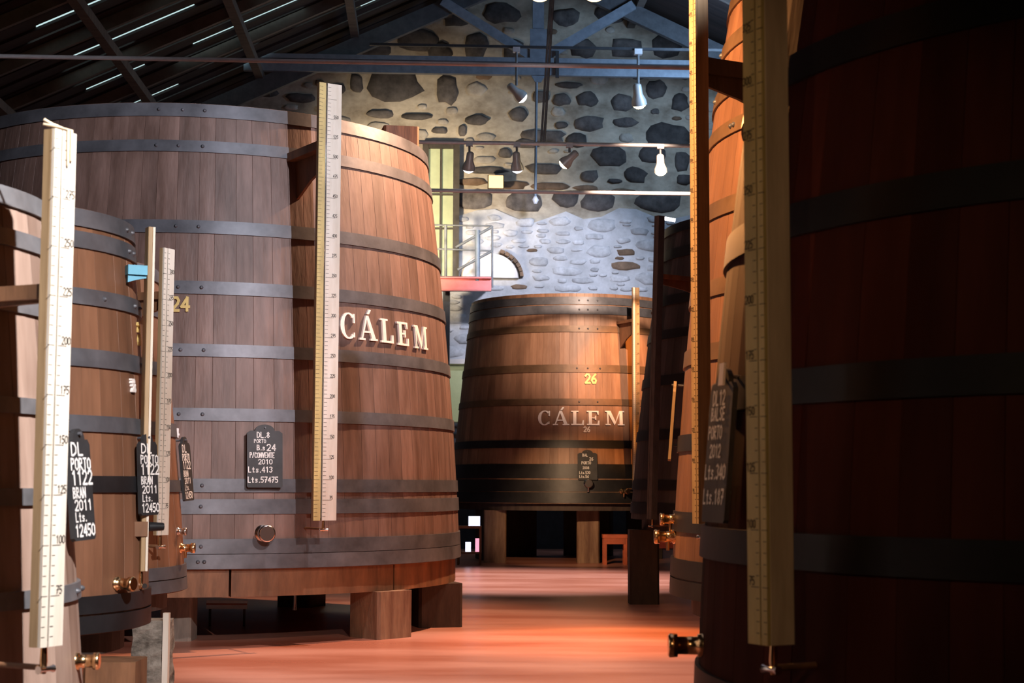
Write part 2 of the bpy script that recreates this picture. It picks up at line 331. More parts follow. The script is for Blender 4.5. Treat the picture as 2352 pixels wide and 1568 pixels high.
MB().box((xk+.38, -.1, zc+.13), (.07, .05, .55)).build('bolted_strap', 'irondark', tr)
# hanging tie rod below the king post
mb = MB(); mb.prism([(-.14, 0), (.14, 0), (.06, .13), (-.06, .13)], -.03, .03, (xk, 0, zc-.09), Matrix.Rotation(-pi/2, 3, 'X'))
mb.build('rod_socket', 'iron', tr)
zb_ = tl(1226, 468)[1]
MB().tube([(xk-.03, 0, zc-.1), (xk-.05, 0, zb_+.15)], .028, 8).build('hanger_rod', 'iron', tr)
MB().tube([(xk-.05, 0, zb_+.15), (xk-.05, 0, zb_+.08), (xk-.05, 0, zb_)], [.03, .075, .03], 10).build('rod_nut', 'rod', tr)
# thin conduit crossing the whole nave
zc2 = wl(300, 134, 20)[1]
cdt = MB().tube([(-8.2, 0, zc2), (6, 0, zc2)], .028, 8).build('conduit_pipe', 'rod', loc=(0, 20, 0), R=(0, 0, YAW))
tag(cdt, 'long thin grey conduit pipe crossing under the roof in front of the truss', 'pipe')
# two lower tie rods with track spotlights
YR = 24.0
def rod(px0, py0, px1, r, label):
    _, za = wl(px0, py0, YR); xa, xb = -10.25, 10.0
    o = MB().tube([(xa, 0, za), (xb, 0, za)], r, 8).build('tie_rod', 'rod', loc=(0, YR, 0), R=(0, 0, YAW)); tag(o, label, 'rod', 'metal rods across the nave'); return za
za1 = rod(900, 325, 1900, .03, 'upper horizontal metal rod that carries the row of small spotlights')
za2 = rod(900, 436, 1900, .03, 'lower bare horizontal metal rod below the spotlight rod')
def spotlamp(px, py, tilt, yaw, face, label, Y=YR, drop=.16, zrod=None, sz=1.0):
    x, z = wl(px, py, Y); zr = zrod if zrod is not None else za1; base = Vector((0, Y, 0)) + RZ @ Vector((x, 0, zr))
    t = thing('track_spotlight', base, YAW, label, 'spotlight', 'small ceiling spotlights on rods and beam')
    MB().box((0, 0, -.02), (.10*sz, .08*sz, .07*sz)).build('clamp', 'rod', t)
    d = zr - z
    MB().tube([(0, 0, -.03), (0, 0, -d+.10*sz)], .018*sz, 6).build('stem', 'cable', t)
    R = Matrix.Rotation(yaw, 3, 'Z') @ Matrix.Rotation(tilt, 3, 'X')
    c = Vector((0, 0, -d)); ax = R @ Vector((0, 0, -1))
    MB().tube([c - ax*.16*sz, c - ax*.14*sz, c - ax*.02*sz, c + ax*.06*sz, c + ax*.12*sz], [.03*sz, .055*sz, .06*sz, .095*sz, .10*sz], 12).build('lamp_head', 'lamphead', t)
    MB().tube([c + ax*.115*sz, c + ax*.14*sz, c + ax*.165*sz], [.088*sz, .075*sz, .04*sz], 12).build('lamp_face', face, t)
spotlamp(1078, 372, .5, .2, 'lampc', 'first small spotlight from the left on the upper rod, beside the green window')
spotlamp(1187, 372, .5, -.2, 'lampc', 'second small spotlight from the left on the upper rod, left of the hanging cable')
spotlamp(1308, 365, .9, 1.1, 'lampw', 'third small spotlight on the upper rod, tilted, its face a slanted bright streak')
spotlamp(1517, 378, .35, -.2, 'lampw', 'rightmost brightly lit spotlight on the upper rod')
spotlamp(1186, 212, .9, -1.2, 'lampc', 'spotlight with bluish face under the truss beam left of the king post', Y=30.5, zrod=zc+.05, sz=1.35)
spotlamp(1466, 220, .45, -.4, 'lampw', 'warm glowing spotlight hanging under the truss beam right of the king post', Y=30.5, zrod=zc+.05, sz=1.5)
# track that carries the last two
tk = MB().box((wl(1325, 160, 30.5)[0], 0, zc+.09), (8.0, .05, .05)).build('light_track', 'irondark', loc=(0, 30.5, 0), R=(0, 0, YAW)); tag(tk, 'slim dark lighting track running just in front of the truss beam', 'track')
# pendant lamps at the very top and the cables
for px, lb in ((1240, 'left of two warm glowing lamps at the top edge above the king post'), (1365, 'right of two warm glowing lamps at the top edge above the king post')):
    p = at(px, -8, 26)
    t = thing('ceiling_lamp', p, 0, lb, 'lamp', 'warm lamps under the ridge')
    MB().tube([(0, 0, -.03), (0, 0, .03), (0, 0, .14), (0, 0, .22)], [.17, .19, .12, .04], 16).build('lamp_shade', 'irondark', t)
    MB().tube([(0, 0, -.06), (0, 0, -.03)], [.10, .14], 14).build('bulb', 'lampy', t)
    MB().tube([(0, 0, .2), (0, 0, RIDGE-.75-p.z)], .012, 5).build('cord', 'cable', t)
mb = MB(); a, b = at(1272, -30, 24.2), at(1250, 326, 24.2); c, d = at(1266, -30, 24.2), at(1243, 326, 24.2)
mb.tube([a, b], .022, 6); mb.tube([c, d], .018, 6)
tag(mb.build('hanging_cable', 'cable'), 'pair of slanting grey cables hanging from the ridge to the spotlight rod', 'cable')
tag(MB().box((0, -.07, .5), (19, .10, 1.0)).build('shade_strip_back', 'irondark', loc=(0, YW, 0), R=(0, 0, YAW)), kind='structure')  # added dark strip, stands in for shade along the foot of the wall
# ---- green window and landing with rails at the back left
x, z = wl(1012, 490); k = YW/F
wn = thing('window_1', Vector((0, YW, 0)) + RZ @ Vector((x, -.12, z)), YAW, None, None); tag(wn, kind='structure')
hw, hh = 30*k, 150*k
for s in (-1, 1): MB().box((s*(hw+.05), 0, 0), (.13, .2, 2*hh+.2)).build('frame_post', 'frame', wn)
for zz in (hh+.05, -hh-.05): MB().box((0, 0, zz), (2*hw, .2, .12)).build('frame_rail', 'frame', wn)
for i in range(2):
    for (za, zb) in ((-hh, -.35), (-.33, .37), (.39, hh)):
        MB().box(((i-.5)*hw, .03, (za+zb)/2), (hw-.03, .03, zb-za)).build('pane', 'paneg', wn)
MB().box((0, -.01, 0), (.045, .06, 2*hh)).build('mullion', 'frame', wn)
for zz in (-.34, .38): MB().box((0, -.01, zz), (2*hw, .05, .035)).build('glazing_bar', 'frame', wn)
x, z = wl(1040, 905)
w2 = thing('window_2', Vector((0, YW, 0)) + RZ @ Vector((x, -.12, z)), YAW, None, None); tag(w2, kind='structure')
MB().box((0, .03, 0), (.9, .03, 1.15)).build('pane', 'paneg', w2)
MB().box((0, -.08, .66), (1.3, .3, .1)).build('window_head', 'white', w2)
for s in (-1, 1): MB().box((s*.46, -.01, 0), (.06, .1, 1.2)).build('frame_post', 'frame', w2)
YL = 31.8
def ll(px, py): d = at(px, py, YL); return d
ld = thing('stair_landing', ll(1071, 663), 0, 'small red steel landing with thin grey handrails beside the green window', 'landing')
o = ld.location
def rel(px, py, dy=0): return at(px, py, YL) - o + Vector((0, dy, 0))
a, b = rel(1005, 648), rel(1128, 648)
MB().box(((a.x+b.x)/2, .35, a.z), (b.x-a.x, .05, .24)).build('channel_web', 'red', ld)
MB().box(((a.x+b.x)/2, .3, a.z+.125), (b.x-a.x, .16, .03)).build('channel_flange', 'red', ld)
MB().box(((a.x+b.x)/2, .3, a.z-.125), (b.x-a.x, .16, .03)).build('channel_flange', 'red', ld)
MB().box(((a.x+b.x)/2, .8, a.z+.15), (b.x-a.x, .9, .03)).build('deck_plate', 'irondark', ld)
MB().box((a.x+.15, .75, -.13*0+(a.z-.14)/2-1.9), (.14, .14, 4.0+a.z)).build('landing_post', 'irondark', ld)
for (p, q, r) in (((1022, 510), (1022, 640), .03), ((1096, 522), (1096, 640), .055), ((1130, 512), (1130, 655), .022), ((990, 510), (1130, 512), .018), ((990, 565), (1130, 570), .018),
                  ((1045, 562), (1130, 514), .028), ((1050, 614), (1130, 570), .028)):
    MB().tube([rel(*p, .36), rel(*q, .36)], r, 6).build('rail', 'cable' if r != .055 else 'iron', ld)
p = at(1139, 418, 33.2)
t = thing('box_light', p, YAW, 'small square amber box light on the stone wall above the lower rod', 'light')
MB().box((0, .05, 0), (.34, .12, .30)).build('housing', 'frame', t); MB().box((0, -.03, 0), (.30, .05, .26)).build('lit_face', 'amber', t)

# ================================================================== VATS
class Vat: pass
VN = {}
def vat(key, cx, cy, coef, zb, zt, hoops, n, wood, steel, label, group='large wooden wine vats', rivets=None, woods=None, hoopmats=None):
    """coef: radius = a + b*z + c*z*z in z above eye level; zb, zt: bottom and top above eye level"""
    V = Vat(); V.c = (cx, cy); V.coef = coef; V.zb, V.zt = zb, zt
    V.R = lambda z: coef[0] + coef[1]*z + coef[2]*z*z
    V.o = thing('wine_vat', (cx, cy, 0), 0, label, 'vat', group); VN[key] = V
    rnd = random.Random(key)
    ws = [rnd.uniform(.75, 1.3) for _ in range(n)]; tot = sum(ws); a = rnd.uniform(0, 1)
    NZ = 12
    for w in ws:
        da = 2*pi*w/tot; e = min(.002/coef[0], da*.1); sec = [(a, -.07), (a, -.004), (a+e, 0), (a+da/2, 0.001), (a+da-e, 0), (a+da, -.004), (a+da, -.07)]
        vs = []
        for i in range(NZ+1):
            z = zb + (zt-zb)*i/NZ; r = V.R(z); vs += [((r+d)*cos(q), (r+d)*sin(q), z+EYE) for q, d in sec]
        m = len(sec); fs = [(i*m+j, i*m+j+1, (i+1)*m+j+1, (i+1)*m+j) for i in range(NZ) for j in range(m-1)]
        fs += [tuple(range(m)), tuple(range(NZ*m, NZ*m+m))]
        MB().add(vs, fs).build('stave', wood if not woods else rnd.choice(woods), V.o)
        a += da
    # heads
    for z, nm in ((zt-.10, 'lid'), (zb+.06, 'vat_bottom')):
        r = V.R(z)-.05; MB().prism([(r*cos(2*pi*i/48), r*sin(2*pi*i/48)) for i in range(48)], z+EYE-.025, z+EYE+.025).build(nm, wood, V.o)
    V.hoops = []
    for hi, (z1, z0) in enumerate(hoops):
        N = 120; t = .014; mb = MB(); ou = []; lo = []; iu = []; il = []
        for i in range(N):
            q = 2*pi*i/N; c, s = cos(q), sin(q); R1, R0 = V.R(z1), V.R(z0)
            ou.append(((R1+t)*c, (R1+t)*s, z1+EYE)); lo.append(((R0+t)*c, (R0+t)*s, z0+EYE)); iu.append(((R1-.01)*c, (R1-.01)*s, z1+EYE)); il.append(((R0-.01)*c, (R0-.01)*s, z0+EYE))
        J = lambda A, B: mb.add(A+B, [(i, (i+1) % N, N+(i+1) % N, N+i) for i in range(N)], True)
        J(ou, lo); J(iu, ou); J(lo, il)
        h = mb.build('hoop', steel if not hoopmats else hoopmats[hi], V.o)
        V.hoops.append((h, z1, z0))
        # overlapping joint strip and rivets
        if rivets:
            pxs = rivets[hi] if isinstance(rivets, dict) and hi in rivets else (rivets if not isinstance(rivets, dict) else [])
            if pxs:
                zm = (z1+z0)/2; R = V.R(zm)
                for px in pxs:
                    q = az(V, px, zm); mb = MB(); nrm = Vector((cos(q), sin(q), 0)); p = Vector((0, 0, zm+EYE)) + nrm*(R+t)
                    r0 = .018 if coef[0] > 1.5 else .013
                    mb.tube([p - nrm*.005, p+nrm*.006, p+nrm*.014], [r0, r0*.85, r0*.35], 8); mb.build('rivet', 'steel', h)
    return V
def az(V, px, z):
    """azimuth on the near side of the vat at height z (above eye) that projects to px"""
    best = None
    base = atan2(-V.c[1], -V.c[0])
    for i in range(-560, 561):
        q = base + i*.0028; r = V.R(z); p = Vector((V.c[0]+r*cos(q), V.c[1]+r*sin(q), z))
        dd = p.y*cos(PITCH)+p.z*sin(PITCH); u = -p.y*sin(PITCH)+p.z*cos(PITCH); dx, dy = F*p.x/dd, -F*u/dd
        x = 1176 + dx*cos(ROLL) - dy*sin(ROLL); e = abs(x-px)
        if (p - Vector((V.c[0], V.c[1], z))).dot(p) > 0: continue
        if best is None or e < best[0]: best = (e, q)
    return best[1]
def hit(V, px, py):
    z = 0
    for _ in range(12):
        q = az(V, px, z); p = Vector((V.c[0]+V.R(z)*cos(q), V.c[1]+V.R(z)*sin(q), 0)); d = ray(px, py); z = d.z/d.y*p.y
    return q, z
def frame(V, q, z, off=0.0):
    """matrix on the vat surface: x to the left seen from outside, y outwards, z up along the stave"""
    sl = V.coef[1] + 2*V.coef[2]*z; n = Vector((cos(q), sin(q), -sl)).normalized(); r = Vector((sin(q), -cos(q), 0)); u = r.cross(n)
    m = Matrix((r, n, u)).transposed().to_4x4(); m.translation = Vector((V.R(z)*cos(q), V.R(z)*sin(q), z+EYE)) + n*off
    return m
BR = {0: [365, 420, 470], 1: [360, 410, 465], 2: [405, 457], 3: [410, 463], 4: [415, 468], 5: [410, 465], 6: [463], 7: [460], 8: [462], 9: [470, 455]}
B = vat('B', -3.08, 15.69, (2.544, -.060, -.0123), -.70, 3.221, [(3.215, 3.10), (2.89, 2.79), (2.195, 2.084), (1.676, 1.566), (1.147, 1.042), (.615, .511), (.036, -.075), (-.13, -.251), (-.454, -.573), (-.578, -.695)],
        92, 'oak', 'steel', 'huge oak vat in the middle left with white serif lettering and number 24 slate', rivets=BR)
C = vat('C', 1.05, 29.1, (2.13, -.093, -.0041), -.32, 3.25, [(3.19, 3.06), (3.04, 2.89), (2.69, 2.58), (2.02, 1.89), (1.44, 1.33), (.74, .61), (.34, .10), (.08, -.12), (-.13, -.31)],
        84, 'oakwarm', 'brownhoop', 'large brown vat at the far end of the aisle with white lettering and number 26',
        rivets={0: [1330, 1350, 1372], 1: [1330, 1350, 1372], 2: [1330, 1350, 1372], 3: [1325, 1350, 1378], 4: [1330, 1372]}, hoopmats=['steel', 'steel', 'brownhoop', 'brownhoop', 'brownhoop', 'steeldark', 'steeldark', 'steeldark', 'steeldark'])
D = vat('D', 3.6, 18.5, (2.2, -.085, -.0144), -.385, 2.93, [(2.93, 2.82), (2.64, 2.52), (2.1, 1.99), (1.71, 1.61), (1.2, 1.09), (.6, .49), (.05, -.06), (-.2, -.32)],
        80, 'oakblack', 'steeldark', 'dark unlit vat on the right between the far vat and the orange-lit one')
E1 = vat('E', 3.06, 9.88, (2.04, -.066, -.0176), -.66, 3.05, [(3.04, 2.94), (2.74, 2.64), (2.42, 2.33), (2.16, 2.07), (1.68, 1.58), (1.2, 1.1), (.82, .72), (.3, .2), (-.16, -.28), (-.44, -.55), (-.56, -.66)],
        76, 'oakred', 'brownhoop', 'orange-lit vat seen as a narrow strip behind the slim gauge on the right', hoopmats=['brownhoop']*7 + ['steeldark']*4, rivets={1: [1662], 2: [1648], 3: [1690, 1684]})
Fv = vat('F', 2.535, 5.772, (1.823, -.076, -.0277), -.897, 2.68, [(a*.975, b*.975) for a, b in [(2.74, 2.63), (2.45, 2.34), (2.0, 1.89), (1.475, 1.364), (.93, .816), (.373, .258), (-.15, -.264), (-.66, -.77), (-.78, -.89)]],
         60, 'oakstripe', 'steelblack', 'nearest vat filling the right side of the picture, its shade put in dark red staves', woods=None)
A1 = vat('A', -2.73, 6.0, (1.055, -.095, -.0102), -.98, 1.064, [(1.06, .99), (.905, .843), (.665, .605), (.30, .243), (-.02, -.08), (-.375, -.436), (-.80, -.86), (-.9, -.97)],
         40, 'oakpale', 'steelpale', 'pale weathered vat at the left edge with grey worn hoops', 'small vats of the left row', rivets={0: [100, 108], 1: [103], 5: [168, 178]})
A2 = vat('A2', -2.88, 8.43, (.958, -.049, -.026), -.735, 1.369, [(1.365, 1.275), (1.25, 1.165), (.961, .88), (.659, .57), (.33, .25), (.034, -.048), (-.55, -.635), (-.645, -.73)],
         38, 'oakred', 'steel', 'second small vat of the left row with a single bright tap near its base', 'small vats of the left row', rivets={0: [285, 297], 1: [290, 300], 2: [235, 303, 314], 3: [318, 326]},
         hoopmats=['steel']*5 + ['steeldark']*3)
A3 = vat('A3', -3.40, 10.88, (1.14, -.096, -.02), -.717, 1.457, [(1.45, 1.36), (1.2, 1.11), (.8, .71), (.4, .31), (.02, -.06), (-.545, -.625), (-.632, -.71)],
         42, 'oakred', 'steel', 'third small vat of the left row, mostly hidden behind two pale gauges', 'small vats of the left row')

# ---------------- lettering
def quadmesh(V, q0, z0, polys, sc, off=.022, mirror=1):
    mb = MB()
    for P in polys:
        pts = []
        for (u, v) in P:
            z = z0 + v*sc; q = q0 + u*sc/V.R(z); r = V.R(z)+off
            pts.append((r*cos(q), r*sin(q), z+EYE))
        n = len(pts); inn = []
        for (u, v) in P:
            z = z0 + v*sc; q = q0 + u*sc/V.R(z); r = V.R(z)+off-.02; inn.append((r*cos(q), r*sin(q), z+EYE))
        mb.add(pts+inn, [tuple(range(n))] + [(i, (i+1) % n, n+(i+1) % n, n+i) for i in range(n)])
    return mb
def arc(cx, cy, rx, ry, t1, a0, a1, n=14, t2=None):
    """ring segment with thick sides and thin top and bottom"""
    out = []
    for i in range(n):
        q = []
        for a in (a0+(a1-a0)*i/n, a0+(a1-a0)*(i+1)/n): q.append(a)
        def pt(a, inner):
            a = radians(a); th = (t2 or t1*.4) + (t1-(t2 or t1*.4))*abs(cos(a)) if inner else 0
            return (cx+(rx-th)*cos(a), cy+(ry-th*.7)*sin(a))
        out.append([pt(q[0], 0), pt(q[1], 0), pt(q[1], 1), pt(q[0], 1)])
    return out
def R4(x0, y0, x1, y1): return [(x0, y0), (x1, y0), (x1, y1), (x0, y1)]
GL = {
 'C': (arc(.45, .5, .43, .52, .20, 48, 312) + [R4(.70, .62, .78, .98), R4(.70, .06, .76, .25)], .88),
 'A': ([[(.40, 1), (.54, 1), (.92, .05), (.70, .05)], [(.40, 1), (.46, .9), (.19, .05), (.11, .05)], R4(.24, .30, .70, .38), R4(0, 0, .32, .08), R4(.60, 0, 1.02, .08), [(.45, 1.06), (.58, 1.06), (.70, 1.24), (.58, 1.26)]], 1.0),
 'L': ([R4(.12, 0, .32, 1), R4(0, .92, .46, 1), R4(0, 0, .80, .09), [(.80, 0), (.80, .34), (.72, .34), (.66, .06)]], .82),
 'E': ([R4(.12, 0, .32, 1), R4(0, .91, .76, 1), R4(0, 0, .80, .09), [(.80, 0), (.80, .32), (.73, .32), (.66, .06)], [(.76, 1), (.76, .72), (.70, .72), (.64, .94)], R4(.3, .47, .56, .54), R4(.52, .36, .60, .66)], .84),
 'M': ([R4(.12, .05, .20, .95), R4(.92, 0, 1.12, 1), [(.10, 1), (.34, 1), (.68, .18), (.58, 0)], [(.58, 0), (.66, .16), (.98, 1), (.92, 1)], R4(0, .92, .30, 1), R4(.94, .92, 1.24, 1), R4(0, 0, .32, .08), R4(.80, 0, 1.24, .08)], 1.24),
}
def sign(V, pts, m='white'):
    """pts: for each letter (glyph, px left, py baseline, px height, width factor)"""
    for g, px, py, h, wf in pts:
        q, z = hit(V, px, py); Y = V.c[1]+V.R(z)*sin(q); sc = h/F*Y
        polys = [[(u*wf, v) for u, v in P] for P in GL[g][0]]
        quadmesh(V, q, z, polys, sc).build('letter', m, V.o)
sign(B, [('C', 779, 776, 60, .92), ('A', 823, 780, 58, .96), ('L', 872, 786, 56, .96), ('E', 911, 792, 55, .98), ('M', 949, 799, 54, .98)])
sign(C, [('C', 1235, 976, 33, 1.1), ('A', 1270, 976, 33, 1.12), ('L', 1312, 976, 33, 1.1), ('E', 1348, 976, 33, 1.1), ('M', 1390, 976, 33, 1.15)], 'white')
# stroke font for numbers and chalk
SF = {'0': [[(0, .2), (0, .8), (.25, 1), (.5, .8), (.5, .2), (.25, 0), (0, .2)]], '1': [[(.1, .8), (.3, 1), (.3, 0)]], '2': [[(0, .78), (.12, .97), (.38, .97), (.5, .75), (.42, .5), (0, 0), (.52, 0)]],
 '3': [[(0, .9), (.25, 1), (.5, .8), (.3, .55), (.5, .3), (.25, 0), (0, .12)]], '4': [[(.4, 0), (.4, 1), (0, .3), (.55, .3)]], '5': [[(.5, 1), (.05, 1), (0, .55), (.35, .58), (.5, .3), (.3, 0), (0, .08)]],
 '6': [[(.45, 1), (.1, .6), (0, .3), (.15, 0), (.4, 0), (.5, .28), (.35, .52), (.05, .42)]], '7': [[(0, 1), (.5, 1), (.15, 0)], [(.1, .5), (.45, .5)]], '8': [[(.25, .55), (.05, .78), (.25, 1), (.45, .78), (.25, .55), (0, .25), (.25, 0), (.5, .25), (.25, .55)]],
 '9': [[(.45, .6), (.15, .5), (.03, .75), (.25, 1), (.48, .8), (.42, .3), (.1, 0)]],
 'D': [[(0, 0), (0, 1), (.3, .95), (.5, .6), (.45, .2), (.2, 0), (0, 0)]], 'L': [[(0, 1), (0, 0), (.45, 0)]], 'B': [[(0, 0), (0, 1), (.35, .95), (.4, .65), (0, .52), (.45, .4), (.45, .1), (0, 0)]], 's': [[(.38, .55), (.1, .6), (.05, .4), (.35, .25), (.3, .03), (0, .05)]],
 't': [[(.18, .9), (.18, 0), (.35, .05)], [(0, .6), (.35, .6)]], 'P': [[(0, 0), (0, 1), (.4, .95), (.42, .6), (0, .5)]], '/': [[(0, 0), (.35, 1)]], '.': [[(.05, 0), (.12, .06)]], 'C': [[(.5, .85), (.25, 1), (0, .6), (.05, .2), (.3, 0), (.5, .12)]],
 'O': [[(0, .2), (0, .8), (.25, 1), (.5, .8), (.5, .2), (.25, 0), (0, .2)]], 'N': [[(0, 0), (0, 1), (.5, 0), (.5, 1)]], 'V': [[(0, 1), (.25, 0), (.5, 1)]], 'E': [[(.45, 1), (0, 1), (0, 0), (.45, 0)], [(0, .5), (.35, .5)]], 'T': [[(0, 1), (.5, 1)], [(.25, 1), (.25, 0)]],
 'U': [[(0, 1), (0, .2), (.25, 0), (.5, .2), (.5, 1)]], 'R': [[(0, 0), (0, 1), (.4, .95), (.42, .6), (0, .5), (.5, 0)]], 'A': [[(0, 0), (.25, 1), (.5, 0)], [(.1, .35), (.4, .35)]], 'I': [[(.1, 0), (.1, 1)]], 'S': [[(.5, .88), (.25, 1), (.03, .78), (.25, .52), (.5, .28), (.25, 0), (0, .12)]],
 'M': [[(0, 0), (.08, 1), (.28, .4), (.48, 1), (.56, 0)]], 'Z': [[(0, 1), (.5, 1), (0, 0), (.5, 0)]], ' ': []}
def strokes(txt, x, y, h, w=.1, sx=1.0, gap=.22):
    """polygons (quads) for a line of text, height h, starting at x, baseline y"""
    out = []; cur = x
    for ch_ in txt:
        for pl in SF[ch_]:
            for a, b in zip(pl, pl[1:]):
                A = Vector((cur+a[0]*h*sx, y+a[1]*h)); Bq = Vector((cur+b[0]*h*sx, y+b[1]*h)); d = (Bq-A)
                if d.length < 1e-6: continue
                d.normalize(); n_ = Vector((-d.y, d.x))*w*h/2; e = d*w*h*.35
                out.append([tuple(A-e-n_), tuple(Bq+e-n_), tuple(Bq+e+n_), tuple(A-e+n_)])
        wd = {'.': .18, 'I': .2, '/': .4, ' ': .3, 'M': .56}.get(ch_, .5)
        cur += (wd+gap)*h*sx
    return out
def number(V, txt, px, py, hpx, m, w=.2, name='number'):
    q, z = hit(V, px, py); Y = V.c[1]+V.R(z)*sin(q); sc = hpx/F*Y
    quadmesh(V, q, z, strokes(txt, 0, 0, 1, w), sc, .016).build(name, m, V.o)
number(B, '24', 394, 713, 31, 'gilt', .2)
number(B, '24', 388, 1003, 18, 'white', .26)
number(C, '26', 1345, 879, 20, 'gilt', .2)
number(C, '26', 1341, 991, 11, 'white', .2)
number(A2, '200', 297, 879, 9, 'white', .25); number(A2, '26', 299, 898, 15, 'white', .28)
number(A2, '2', 314, 760, 18, 'gilt', .3); number(A2, '6', 316, 790, 20, 'gilt', .3)

# ---------------- taps (parts of the vat)
def tap(V, px, py, L, r, m='brass', handle=True, q=None, z=None):
    if q is None: q, z = hit(V, px, py)
    Mx = frame(V, q, z); n = Mx.col[1].to_3d(); n = Vector((n.x, n.y, 0)).normalized(); p = Mx.translation
    t = MB().tube([p-n*.01, p+n*L*.12, p+n*L*.13, p+n*L*.72, p+n*L*.73, p+n*L*.95, p+n*L], [r*1.25, r*1.2, r*.95, r*.92, r*1.2, r*1.25, r*1.05], 16).build('tap', m, V.o)
    if handle:
        c = p+n*L*.35; MB().tube([c, c+Vector((0, 0, -r*2.4))], [r*.5, r*.3], 8).build('tap_spout', m, t)
    return t
tap(A1, 176, 1518, .085, .026, 'brass', False)
tap(A2, 268, 1340, .10, .030, 'brass', False)
tap(A3, 414, 1258, .10, .028, 'brass'); tap(A3, 408, 1220, .06, .022, 'chrome', False)
tap(B, 604, 1224, .14, .058, 'chrome', False)
tap(C, 1350, 1110, .15, .06, 'chrome'); tap(C, 1428, 1128, .25, .04, 'brass')
tap(E1, 1551, 1232, .13, .035); tap(E1, 1553, 1192, .1, .03)
tap(Fv, 1612, 1482, .12, .034, 'brass', False)
# chrome cross handle and lever on the near left vats' gauges come with the gauges

# ---------------- slates
def slate(V, px, py, w, h, lines, label, knob=True, face='slate', twist=0.0, ink='chalk', q=None):
    if q is None: q, z = hit(V, px, py)
    else: z = hit(V, px, py)[1]
    Mx = frame(V, q, z, .045); t = thing('slate_board' if face == 'slate' else 'lit_slate', (0, 0, 0), 0, label, 'sign', 'boards hanging on the vats')
    t.matrix_world = Matrix.Translation((V.c[0], V.c[1], 0)) @ Mx @ Matrix.Rotation(-twist, 4, 'Z')
    a = w/2; b = h/2; sh = b*.80
    # outline seen from outside (x to the right of the viewer is +x here)
    o = [(-a+.01, -b), (a-.01, -b), (a, -b+.01), (a, sh-.02), (a*.80, sh)]
    o += [(a*.55*cos(pi*i/10), sh + (b-sh)*sin(pi*i/10)) for i in range(11)] + [(-a*.80, sh), (-a, sh-.02), (-a, -b+.01)]
    V_ = [(x, 0, z_) for x, z_ in o] + [(x, .018, z_) for x, z_ in o]; n = len(o)
    MB().add(V_, [tuple(range(n)), tuple(range(n, 2*n))[::-1]] + [(i, (i+1) % n, n+(i+1) % n, n+i) for i in range(n)]).build('panel', face, t)
    MB().tube([(0, -.045, b*.9), (0, .03, b*.9)], .007, 8).build('nail', 'steel', t)
    MB().tube([(0, -.04, -b*.6), (0, .0, -b*.6)], .007, 8).build('spacer', 'steel', t)
    mb = MB()
    for (txt, fx, fy, fh, sx) in lines:
        for P in strokes(txt, fx*w, fy*h, fh*h, .17, sx): mb.add([(-u, .0205, v) for u, v in P], [(0, 1, 2, 3)])
    if lines: mb.build('chalk_writing', ink, t)['kind'] = 'stuff'
    return t
LB = [('DL.8', -.22, .29, .085, 1), ('PORTO', -.30, .205, .055, 1), ('B.s', -.22, .09, .08, 1), ('24', .06, .085, .10, 1.1), ('P/CONVENTE', -.42, -.03, .08, .72), ('2010', -.18, -.13, .075, 1.1), ('Lts.413', -.46, -.26, .085, 1), ('Lts.57475', -.47, -.42, .085, .95)]
slate(B, 604, 1048, .30, .52, LB, 'black slate with chalk writing and 24 on the middle left vat')
LC = [('BAL', -.25, .28, .09, 1), ('26', .1, .15, .1, 1), ('PORTO', -.3, .02, .09, 1), ('2008', -.25, -.14, .08, 1), ('Lts.530', -.42, -.3, .08, 1), ('Lts.56', -.42, -.43, .08, 1)]
slate(C, 1348, 1068, .33, .50, LC, 'small dim slate with chalk writing on the far vat')
LX = [('DL', -.4, .26, .11, 1.5), ('PORTO', -.45, .13, .10, 1), ('1122', -.45, -.0, .12, 1.1), ('BRANCO', -.45, -.12, .09, .9), ('2011', -.4, -.23, .09, 1.2), ('Lts.', -.4, -.33, .08, 1), ('12450', -.45, -.46, .1, 1)]
LX = [(a.replace('BRANCO', 'BRAN'), *r) for a, *r in LX]
slate(A1, 150, 1115, .16, .42, LX, 'slate with chalk writing seen from its edge beside the tall white gauge at left', twist=.32)
slate(A2, 316, 1090, .15, .42, LX, 'slate with chalk writing seen from its edge on the second small vat', twist=.32)
slate(A3, 414, 1078, .20, .44, LX, 'slate with chalk writing seen from its edge on the third small vat', twist=.32)
LF = [('DL.12', -.32, .26, .09, 1), ('BALSE', -.35, .16, .08, 1), ('PORTO', -.42, .04, .08, 1), ('2012', -.3, -.08, .08, 1), ('Lts.340', -.45, -.22, .09, 1), ('Lts.187', -.45, -.38, .09, 1)]
LF = [(a.replace('.12', '12'), *r) for a, *r in LF]
sF = slate(Fv, 1690, 1025, .24, .52, LF, 'tall slate with smeared chalk writing and white tag on the nearest right vat')
MB().box((-.03, .03, .235), (.05, .008, .075)).build('paper_tag', 'paper', sF)
slate(E1, 1562, 968, .16, .50, [], 'narrow slate seen almost edge-on on the orange-lit vat, its lit face put in tan', face='tan')  # slate given a tan face to show it lit

